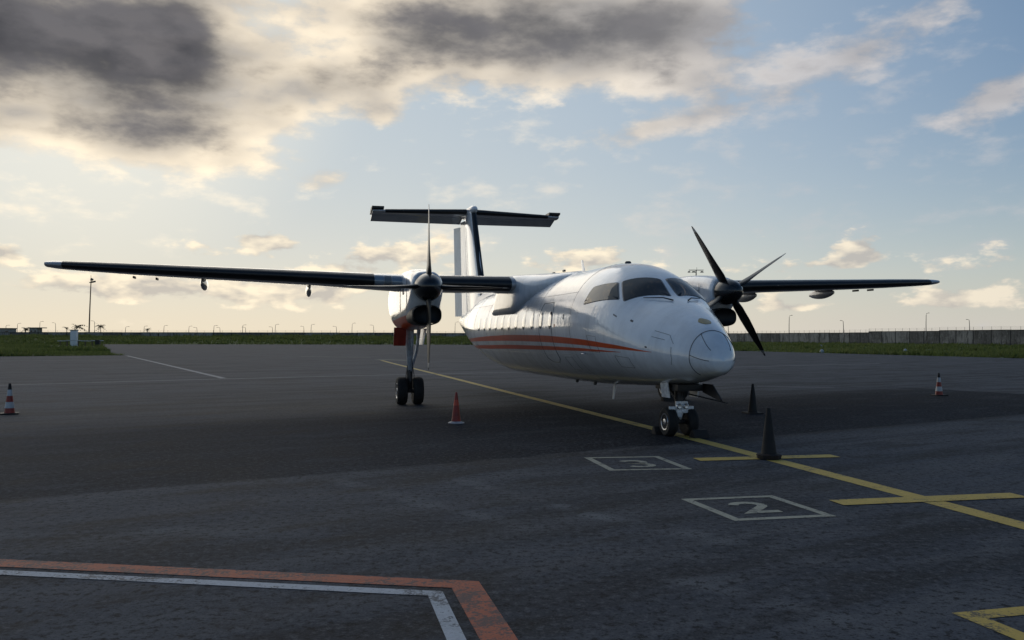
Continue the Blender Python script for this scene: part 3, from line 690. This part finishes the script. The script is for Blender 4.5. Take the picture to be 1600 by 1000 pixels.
# nose gear
ng = MB().tube([(.02, 0, 1.15), (0, 0, .62), (0, 0, .27)], [.085, .075, .06], 14).build('nose_gear_strut', 'darksteel', AC)
MB().tube([(0, -.26, .27), (0, .26, .27)], .045, 10).build('axle', 'darksteel', ng)
for q in (1, -1):
    c_ = (0, q * .205, .272); tyre(MB(), c_, .275, .20, 28).build('tyre', 'tire', ng); rim(c_, .275, .20, q, ng)
MB().tube([(.75, 0, 1.0), (.3, 0, .8), (.05, 0, .66)], .035, 8).build('drag_brace', 'darksteel', ng)
MB().tube([(-.09, 0, .62), (-.16, 0, .47), (-.07, 0, .33)], .024, 8).build('torque_link', 'gearwhite', ng)
MB().box((-.13, 0, .55), (.05, .24, .22)).box((-.115, .17, .53), (.03, .16, .07)).box((-.115, -.17, .53), (.03, .16, .07)).box((-.12, .05, .41), (.04, .09, .10)).build('steering_bracket', 'gearwhite', ng, bevel=.012)
for q in (1, -1): MB().lathe([(.05, .03), (.055, -.02), (.04, -.035), (.004, -.03)], (-.16, q * .07, .57), 'x', 12).build('taxi_light', 'rim', ng)
for q in (1, -1): MB().tube([(-.05, q * .05, .9), (-.09, q * .11, .6), (-.03, q * .09, .35)], .010, 6).build('hydraulic_hose', 'black', ng)
MB().box((-.05, .30, .88), (.34, .02, .30), Matrix.Rotation(R(-8), 3, 'X')).build('gear_door', 'gearwhite', ng, bevel=.006)
MB().box((-.05, -.30, .88), (.34, .02, .30), Matrix.Rotation(R(8), 3, 'X')).build('gear_door', 'gearwhite', ng, bevel=.006)
MB().grid([[(-.35, q, 1.0), (-.35, q, .84), (-1.02, q, .72), (-1.06, q, .75), (-.72, q, 1.0)] for q in (-.34, -.315)], True, True, True).build('forward_gear_door', 'darksteel', ng, angle=30)
MB().tube([(-.2, -.1, .80), (-.8, -.3, .73), (-1.2, -.36, .70)], .014, 8).build('door_rod', 'darksteel', ng)
MB().box((0, 0, .93), (1.0, .5, .12)).build('wheel_well', 'black', ng, bevel=.01)

# ------------------------------------------------------------------ wheel chocks
M['chock'] = plain('chock_rubber', (.02, .017, .015), .8, var=.4, scale=10, bump=.003)
def chock(loc, rz, label, L=.42):
    o = MB().grid([[(-.11, q, 0), (-.10, q, .05), (-.03, q, .15), (.03, q, .15), (.10, q, .05), (.11, q, 0)] for q in (-L / 2, L / 2)], True, True, True).build('wheel_chock', 'chock', None, angle=25, bevel=.008)
    o.location = loc; o.rotation_euler = (0, 0, rz); tag(o, label, 'wheel chock', 'wheel chocks')
    return o
def acw(a, r_): v = Matrix.Rotation(math.pi / 2 + .2506, 3, 'Z') @ Vector((a, r_, 0)); return (3.1423 + v.x, 16.1215 + v.y, 0)
chock(acw(-.36, -.24), math.pi / 2 + .32, 'black rubber wheel chock in front of the nose wheels', .30)
chock(acw(.36, .2), math.pi / 2 + .2, 'black rubber wheel chock behind the nose wheels', .3)
chock(acw(8.2, -3.72), math.pi / 2 + .25, 'black rubber wheel chock at the main wheels seen past the nose gear', .7)

# ------------------------------------------------------------------ traffic cones
M['cone_red'] = plain('cone_red', (.26, .024, .014), .5, var=.25, scale=7)
M['cone_orange'] = plain('cone_bright_band', (.55, .05, .02), .4, var=.15, scale=9)
M['cone_white'] = plain('cone_white_band', (.46, .47, .48), .5, var=.18, scale=9)
M['cone_black'] = plain('cone_dirty_black', (.008, .007, .007), .7, var=.5, scale=6, bump=.003)
M['cone_rust'] = plain('cone_base_dirty', (.016, .009, .007), .8, var=.6, scale=8, bump=.004)
M['cone_flange'] = plain('cone_pale_flange', (.45, .42, .42), .5, var=.2, scale=8)
def cone(loc, label, h, kind, rz=.3, tilt=0):
    e = empty('traffic_cone', loc, rz); e.rotation_euler = (tilt, 0, rz); tag(e, label, 'traffic cone', 'traffic cones around the airplane')
    rb, rt = h * .165, h * .035
    rad = lambda u: rb + (rt - rb) * u
    if kind == 'striped':
        cuts = [(.04, .20, 'cone_red'), (.20, .40, 'cone_white'), (.40, .60, 'cone_red'), (.60, .80, 'cone_white'), (.80, 1., 'cone_black')]
    elif kind == 'orange': cuts = [(.04, .58, 'cone_red'), (.58, .76, 'cone_orange'), (.76, 1., 'cone_red')]
    else: cuts = [(.04, .5, 'cone_black'), (.5, 1., 'cone_black')]
    for k, (u0, u1, m_) in enumerate(cuts):
        b_ = .002 * (k % 2)
        pr = [(rad(u0) + b_, h * u0), (rad((u0 + u1) / 2) + b_, h * (u0 + u1) / 2), (rad(u1) + b_, h * u1)]
        if u1 == 1.: pr += [(rt * .8, h * 1.006), (rt * .55, h * 1.006), (rt * .5, h * .97)]
        MB().lathe(pr, (0, 0, 0), 'z', 24, False).build('band' if len(cuts) > 2 else 'cone_body', m_, e, angle=50)
    if kind == 'orange':
        MB().lathe([(h * .27, 0), (h * .27, h * .018), (h * .25, h * .03), (h * .19, h * .036), (rb, h * .06)], (0, 0, 0), 'z', 28, False).build('base', 'cone_flange', e)
    elif kind == 'heavy':
        MB().lathe([(h * .22, 0), (h * .235, h * .02), (h * .235, h * .055), (h * .245, h * .06), (h * .245, h * .09), (h * .21, h * .105), (rb, h * .11)], (0, 0, 0), 'z', 10, False).build('base', 'cone_rust', e, angle=30)
    else:
        q = h * .27; MB().box((0, 0, h * .022), (q * 2, q * 2, h * .044)).build('base', 'cone_black', e, bevel=.01)
cone((-11.99, 20.42, 0), 'red and white striped cone at the far left of the apron', .73, 'striped', .5)
cone((-1.2, 18.44, 0), 'plain orange-red cone with pale round base near the main wheels', .66, 'orange')
cone((3.93, 13.09, 0), 'large blackened cone standing on the yellow line crossing', .775, 'heavy', .2, -.01)
cone((5.87, 20.85, 0), 'smaller blackened cone just behind the large black one', .72, 'black', .2, .015)
cone((13.65, 27.33, 0), 'red and white striped cone out to the right of the nose', .72, 'striped', .1)

# ------------------------------------------------------------------ perimeter walls
m, t, b = mat('stained_concrete'); M['wall'] = m
co = t.node('ShaderNodeNewGeometry').outputs['Position']
n1 = t.noise(co, .25, 6., .65); n2 = t.noise(t.vmul(co, (1.6, 1.6, .3)), 1., 6., .7); n3 = t.noise(co, 2., 5.)
zz = t.sep(co)[2]
oi = V(t, t.node('ShaderNodeObjectInfo').outputs['Random'])
c = t.mix(t.sstep(n1 + (oi - .5) * .35, .35, .65), (.15, .14, .125), (.33, .31, .28)); c = t.mix(t.sstep(n2, .48, .64) * .85, c, (.07, .065, .058))
c = t.mix(t.sstep(n3, .55, .75) * .4, c, (.42, .40, .37)); c = t.mix(t.sstep(zz + n3 * .8, 1.0, .2) * .6, c, (.06, .07, .035))
t.put(b.inputs['Base Color'], c); b.inputs['Roughness'].default_value = .9; b.inputs['Specular IOR Level'].default_value = .2
M['cap'] = plain('wall_cap_dark', (.05, .047, .043), .9, var=.3, scale=.6)
M['wire'] = plain('fence_wire', (.06, .058, .055), .7)
def wall(pts, hts, name, label, span):
    e = empty(name, (*pts[0], 0)); tag(e, label, 'wall', 'perimeter walls'); o = Vector((*pts[0], 0)); rnd = random.Random(len(pts) + int(span * 10)); idx = 0
    for i in range(len(pts) - 1):
        p, q = Vector(pts[i]), Vector(pts[i + 1]); L = (q - p).length; n = max(1, round(L / span)); dr = (q - p).normalized(); rot = Matrix.Rotation(math.atan2(dr.y, dr.x), 3, 'Z')
        for k in range(n):
            cpos = p + dr * (L * (k + .5) / n) - o.to_2d(); h_ = hts[i] + (rnd.random() - .5) * .06; wd = L / n
            off = rnd.uniform(-.03, .03)
            MB().box((cpos.x - dr.y * off, cpos.y + dr.x * off, h_ / 2 - .1), (wd - .34, .25, h_ + .2), rot).build('panel', 'wall', e, smooth=False)
            MB().box((cpos.x, cpos.y, h_ + .06), (wd + .02, .36, .14), rot).build('coping', 'cap', e, smooth=False)
            ps = cpos - dr * wd / 2
            MB().box((ps.x, ps.y, h_ / 2), (.36, .18, h_ - .06), rot).build('pier', 'cap', e, smooth=False)
            f = MB()
            for u in (.0, .5):
                b_ = cpos + dr * wd * (u - .5); f.tube([(b_.x, b_.y, h_), (b_.x, b_.y, h_ + .95)], .035, 4)
            for zz_ in (.35, .62, .9):
                a_, c_ = cpos - dr * wd / 2, cpos + dr * wd / 2; f.tube([(a_.x, a_.y, h_ + zz_), (c_.x, c_.y, h_ + zz_)], .012, 3, False)
            f.build('wire_fence', 'wire', e, smooth=False)
wall([(72, 366), (83.6, 328), (99.5, 276), (106.5, 253)], [3.15, 3.15, 3.15], 'perimeter_wall', 'long weathered concrete wall with wire on top, right of the nose', 5.2)
wall([(106.2, 253.9), (114.2, 228), (124, 196), (150, 112)], [3.45, 3.6, 3.7], 'perimeter_wall', 'taller stretch of concrete wall at the right edge of the picture', 5.2)
wall([(-330, 330), (-204, 335), (-41, 345), (71, 366)], [3.3, 3.3, 3.2], 'perimeter_wall', 'long grey concrete wall along the horizon, left of the airplane', 7.0)

# ------------------------------------------------------------------ grass tufts
rnd = random.Random(4)
def bankz(x_, y_): return 1.75 * min(1, max(0, (y_ - 205) / 118)) * min(1, max(0, (70 - x_) / 40)) + .18 * math.sin(x_ * .06) * min(1, max(0, (y_ - 215) / 60))
tag(MB().grid([[(x_, y_, bankz(x_, y_) - .07 + (0 if y_ > 206 else -.05)) for x_ in np.arange(-340, 72, 8)] for y_ in np.linspace(200, 344, 10)]).build('grass_bank', 'grass'), kind='structure')
def inside(p, poly):
    c = False; n = len(poly)
    for i in range(n):
        a, b_ = poly[i], poly[(i + 1) % n]
        if (a[1] > p[1]) != (b_[1] > p[1]) and p[0] < (b_[0] - a[0]) * (p[1] - a[1]) / (b_[1] - a[1]) + a[0]: c = not c
    return c
def tufts(name, label, region, n, hmin, hmax, ok):
    mb = MB(); got = 0; zb = bankz if 'left' in label and 'wall' in label else (lambda x_, y_: 0.)
    while got < n:
        p = region(); 
        if not ok(p) or inside(p, APRON): continue
        got += 1; h0 = rnd.uniform(hmin, hmax) * (1 + 1.3 * max(0, math.sin(p[0] * .33 + math.sin(p[1] * .21) * 2)) ** 3); nb = 5
        for k in range(nb):
            a = rnd.uniform(0, 6.28); w_ = h0 * rnd.uniform(.12, .22); lx, ly = math.cos(a) * h0 * .6, math.sin(a) * h0 * .6
            ox, oy = p[0] + rnd.uniform(-.15, .15), p[1] + rnd.uniform(-.15, .15)
            mb.add([(ox - math.sin(a) * w_, oy + math.cos(a) * w_, zb(*p) - .1), (ox + math.sin(a) * w_, oy - math.cos(a) * w_, zb(*p) - .1), (ox + lx, oy + ly, zb(*p) + h0 * rnd.uniform(.6, 1))], [(0, 1, 2)])
    me = bpy.data.meshes.new(name); me.from_pydata(mb.v, [], mb.f); me.materials.append(M['blade'])
    o = bpy.data.objects.new(name, me); COL.objects.link(o); tag(o, label, 'grass', None, 'stuff')
soil = [(-47, 79.5), (-43.5, 81.6), (-42.5, 84), (-44, 86), (-50, 88.5), (-57, 87), (-60, 80), (-56, 75.5)]
tufts('grass_tufts', 'rough green grass on the verge left of the apron', lambda: ((lambda y_: (rnd.uniform(-.62 * y_ - 4, -.40 * y_), y_))(76 + 150 * rnd.random() ** 1.6)), 9000, .12, .34, lambda p: (not inside(p, soil) or rnd.random() < .12) and not (140 < p[1] < 172 and abs(p[0] + .503 * p[1]) < 6.5 and rnd.random() < .85))
tufts('grass_tufts', 'green grass strip below the far wall on the left', lambda: ((lambda y_: (rnd.uniform(-.66 * y_, .02 * y_), y_))(rnd.uniform(196, 335))), 15000, .25, .6, lambda p: rnd.random() < .25 + .75 * (p[1] - 196) / 140)
tufts('grass_tufts', 'green grass strip below the wall on the right', lambda: ((lambda y_: (rnd.uniform(.2 * y_, .63 * y_), y_))(72 + 230 * rnd.random() ** 1.4)), 11000, .14, .36, lambda p: True)

# ------------------------------------------------------------------ lamps and masts
M['pole'] = plain('galvanised_pole', (.13, .12, .11), .6, .3, .2, 1)
M['mastwood'] = plain('mast_rust', (.16, .10, .055), .7, .2, .25, .6)
def wpos(X, depth): return ((X - 800) / 1334.15 * depth, depth, -.06)
def ztop(Y, depth): return 1.8632 + (526.0 - Y) / 1334.15 * depth
ordw = ['first', 'second', 'third', 'fourth', 'fifth', 'sixth', 'seventh', 'eighth', 'ninth', 'tenth', 'eleventh', 'twelfth', 'thirteenth', 'fourteenth', 'fifteenth', 'sixteenth', 'seventeenth', 'eighteenth', 'nineteenth', 'twentieth', 'twenty-first', 'twenty-second', 'twenty-third', 'twenty-fourth', 'twenty-fifth']
def street_lamp(X, Y, depth, lean, label, group):
    e = empty('street_lamp', wpos(X, depth)); h_ = ztop(Y, depth); tag(e, label, 'street lamp', group)
    MB().tube([(0, 0, 0), (0, 0, h_ * .6), (lean * .15, 0, h_ * .93)], [.16, .13, .10], 6).build('pole', 'pole', e)
    MB().tube([(lean * .15, 0, h_ * .93), (lean * .4, 0, h_ * .985), (lean * 1.5, 0, h_)], [.10, .09, .07], 6).build('arm', 'pole', e)
    MB().grid([[(lean * 1.35, q * .6, h_ - .07), (lean * 1.35, q * .6, h_ + .1), (lean * 1.75, q, h_ + .14), (lean * 2.3, q * .7, h_ + .02), (lean * 2.3, q * .7, h_ - .06)] for q in (-.22, .22)], True, True, True).build('lamp_head', 'pole', e, smooth=False)
left = [(9, 509, 1), (27, 506, 1), (62, 503, 1), (87, 505, -1), (148, 502, -1), (196, 511, 1), (225, 510, 1), (256, 509, 1), (295, 510, 1), (308, 512, -1), (334, 509, 1), (344, 512, -1), (379, 508, 1), (384, 511.5, -1), (426, 511, -1), (430, 507, 1), (475, 510, -1), (486, 507, 1), (526, 510, -1), (550, 505, 1), (584, 508, -1), (711, 503, 1)]
for i, (X, Y, l) in enumerate(left):
    street_lamp(X, Y, 470 + (i * 37 % 60), l, '%s street lamp from the left edge above the far wall' % ordw[i], 'street lamps beyond the left wall')
for (X, Y, l, lab) in [(1138, 503, -1, 'slim street lamp right beside the white nose, beyond the wall'), (1233, 492, 1, 'leaning street lamp beyond the wall under the left wing pod'), (1318, 500, -1, 'street lamp beyond the wall with its head bent left, below the wing tip'), (1447, 488, 1, 'tallest street lamp beyond the right wall, under the wing tip'), (1515, 498, -1, 'last street lamp beyond the wall towards the right edge')]:
    street_lamp(X, Y, 345, l * .62, lab, 'street lamps beyond the right wall')
e = empty('floodlight_mast', wpos(139, 390)); h_ = ztop(436, 390); tag(e, 'tall rust-brown floodlight mast standing alone on the left', 'floodlight mast')
MB().tube([(0, 0, 0), (.3, 0, h_ * .5), (.75, 0, h_)], [.34, .28, .20], 8).build('pole', 'mastwood', e)
MB().tube([(.7, 0, h_), (.65, 0, h_ + 1.6)], .09, 6).build('lightning_rod', 'pole', e)
MB().box((1.2, 0, h_ - 1.6), (1.6, .4, .22)).box((.75, 0, h_ - .9), (.5, .8, .12)).build('platform', 'pole', e, smooth=False)
MB().box((1.25, -.3, h_ - .3), (1.2, .6, .9), Matrix.Rotation(R(25), 3, 'Y')).build('floodlight', 'pole', e, bevel=.05)
MB().box((1.95, -.3, h_ - 1.45), (1.9, .7, .7), Matrix.Rotation(R(-12), 3, 'Y')).build('floodlight', 'pole', e, bevel=.05)
MB().box((.45, -.3, h_ - 1.75), (.6, .5, .4)).build('floodlight', 'pole', e, bevel=.05)
e = empty('floodlight_mast', wpos(1088, 150)); h_ = ztop(421, 150); tag(e, 'floodlight mast with crossbar whose head rises behind the left engine', 'floodlight mast')
MB().tube([(0, 0, 0), (0, 0, h_)], [.16, .09], 8).build('pole', 'pole', e)
MB().box((0, 0, h_), (2.6, .12, .12)).build('crossbar', 'pole', e, bevel=.02)
MB().tube([(.12, 0, h_), (.12, 0, h_ + .5)], .03, 6).build('lightning_rod', 'pole', e)
for q, w_ in ((-1.25, .5), (-.45, .75), (1.0, .6)):
    MB().grid([[(q - w_ / 2, k, h_ - .42), (q - w_ / 4, k, h_ - .2), (q + w_ / 4, k, h_ - .2), (q + w_ / 2, k, h_ - .42)] for k in (-.2, .2)], True, True, True).build('floodlight', 'pole', e, smooth=False)

# ------------------------------------------------------------------ far trees, sheds, cabinet and rail on the left
M['frond'] = plain('palm_leaf', (.05, .055, .018), .7, var=.4, scale=.6); M['trunk'] = plain('palm_trunk', (.12, .09, .06), .9, var=.3, scale=1)
def palm(X, Y, depth, s, lean, label):
    e = empty('palm_tree', wpos(X, depth)); h_ = ztop(Y, depth); tag(e, label, 'palm tree', 'wind-blown palms beyond the wall'); rn = random.Random(X)
    MB().tube([(0, 0, 0), (lean * .2, 0, h_ * .6), (lean * .5, 0, h_)], [.2, .15, .12], 7).build('trunk', 'trunk', e)
    mb = MB()
    for k in range(26):
        a = rn.uniform(0, 6.28); L = s * rn.uniform(.7, 1.2); up = rn.uniform(-.1, 1.3); p0 = Vector((lean * .5, 0, h_)); pts = []
        for j in range(6):
            u = j / 5; pts.append(p0 + Vector((math.cos(a) * L * u + lean * .5 * u * u, math.sin(a) * L * u, L * (up * u - .75 * u * u))))
        for j in range(5):
            for q in (-1, 1):
                sd_ = Vector((-math.sin(a), math.cos(a), -.5 * 1)) * .55 * s * .5 * q * (1 - j / 6)
                mb.add([pts[j], pts[j].lerp(pts[j + 1], .6), pts[j].lerp(pts[j + 1], .8) + sd_], [(0, 1, 2)])
    mb.build('crown', 'frond', e, smooth=False)
palm(118, 512, 372, 3.2, 1.6, 'largest wind-blown palm, just behind the white cabinet')
palm(105, 514, 372, 1.5, -.5, 'small palm just left of the white cabinet')
palm(158, 511, 372, 2.6, -.6, 'palm just right of the tall floodlight mast')
palm(231, 516, 372, 1.6, -.3, 'tiny palm above the wall right of the taper line')
palm(40, 516, 372, 2.6, .3, 'bushy low palm between the two far sheds')
M['shed'] = plain('shed_wall', (.34, .32, .28), .9, var=.2, scale=.5); M['roof'] = plain('shed_roof', (.13, .12, .11), .8, var=.2, scale=.5)
def shed(X, Y, depth, wd, label, porch):
    e = empty('shed', wpos(X, depth)); h_ = ztop(Y, depth); tag(e, label, 'shed')
    MB().box((0, 0, h_ / 2), (wd, 4, h_ - .2)).build('wall', 'shed', e, smooth=False)
    MB().box((porch * .5, 0, h_), (wd + abs(porch) + .6, 4.8, .35)).build('roof', 'roof', e, smooth=False)
    for k in range(2):
        MB().box((wd * (-.25 + .5 * k), -2.02, h_ * .72), (wd * .16, .08, h_ * .16)).build('window', 'glass', e, smooth=False)
    if porch:
        for q in (wd / 2 + porch,): MB().tube([(q, -1.8, 0), (q, -1.8, h_)], .12, 6).build('post', 'roof', e)
shed(8, 514, 372, 7.5, 'low flat-roofed grey shed at the left edge behind the wall', 0)
shed(56, 513, 372, 3.4, 'pale flat-roofed shed with a porch behind the wall', 1.6)
e = empty('electrical_cabinet', wpos(116, 168)); tag(e, 'tall white cabinet standing in the grass on the left', 'cabinet')
MB().box((0, 0, 1.5), (1.15, .8, 3.1)).build('body', 'shed', e, bevel=.03); e.children[0].data.materials[0] = M['gearwhite']
MB().box((0, 0, 3.1), (1.35, 1.0, .16)).build('roof', 'shed', e, bevel=.02)
MB().box((.0, -.41, 1.6), (.95, .04, 2.5)).build('door', 'gearwhite', e, bevel=.01)
e = empty('low_rail', wpos(126, 160)); tag(e, 'low pale plank rail on posts with a dark block, in front of the cabinet', 'rail')
for k, (x0, x1) in enumerate(((-4.2, -2.6), (-2.5, .2), (.3, 2.0), (2.1, 4.2))): MB().box(((x0 + x1) / 2, 0, 1.02 + .05 * (k % 2)), (x1 - x0, .5, .14)).build('plank', 'cone_white', e, bevel=.015)
for q in (-3.8, -2.5, -.4, .9, 2.2, 3.0): MB().box((q, 0, .5), (.16, .2, 1.0)).build('post', 'trunk', e, smooth=False)
MB().box((3.3, -.1, .62), (.8, .6, 1.2)).build('block', 'black', e, bevel=.04)
rnd2 = random.Random(9)
for i, (X, Y) in enumerate([(320, 533), (1282, 541), (1284, 550), (1414, 549)]):
    dp = 1334.15 * 1.8632 / (Y - 526); o = MB().grid([[(math.cos(q) * rr * (1 + .2 * math.sin(q * 3 + i)), math.sin(q) * rr, zz_) for q in np.linspace(0, 6.28, 8, endpoint=False)] for rr, zz_ in ((.22, -.05), (.28, .15), (.16, .38), (.04, .45))], True, True, True).build('marker_stone', 'cone_white', None)
    o.location = wpos(X, dp); tag(o, ['pale stone in the far grass strip on the left', 'pale stone in the grass right of the propeller, nearer the wall', 'pale stone at the asphalt edge right of the propeller', 'pale stone in the grass towards the right edge'][i], 'stone', 'pale stones in the grass')
bpy.context.view_layer.update()
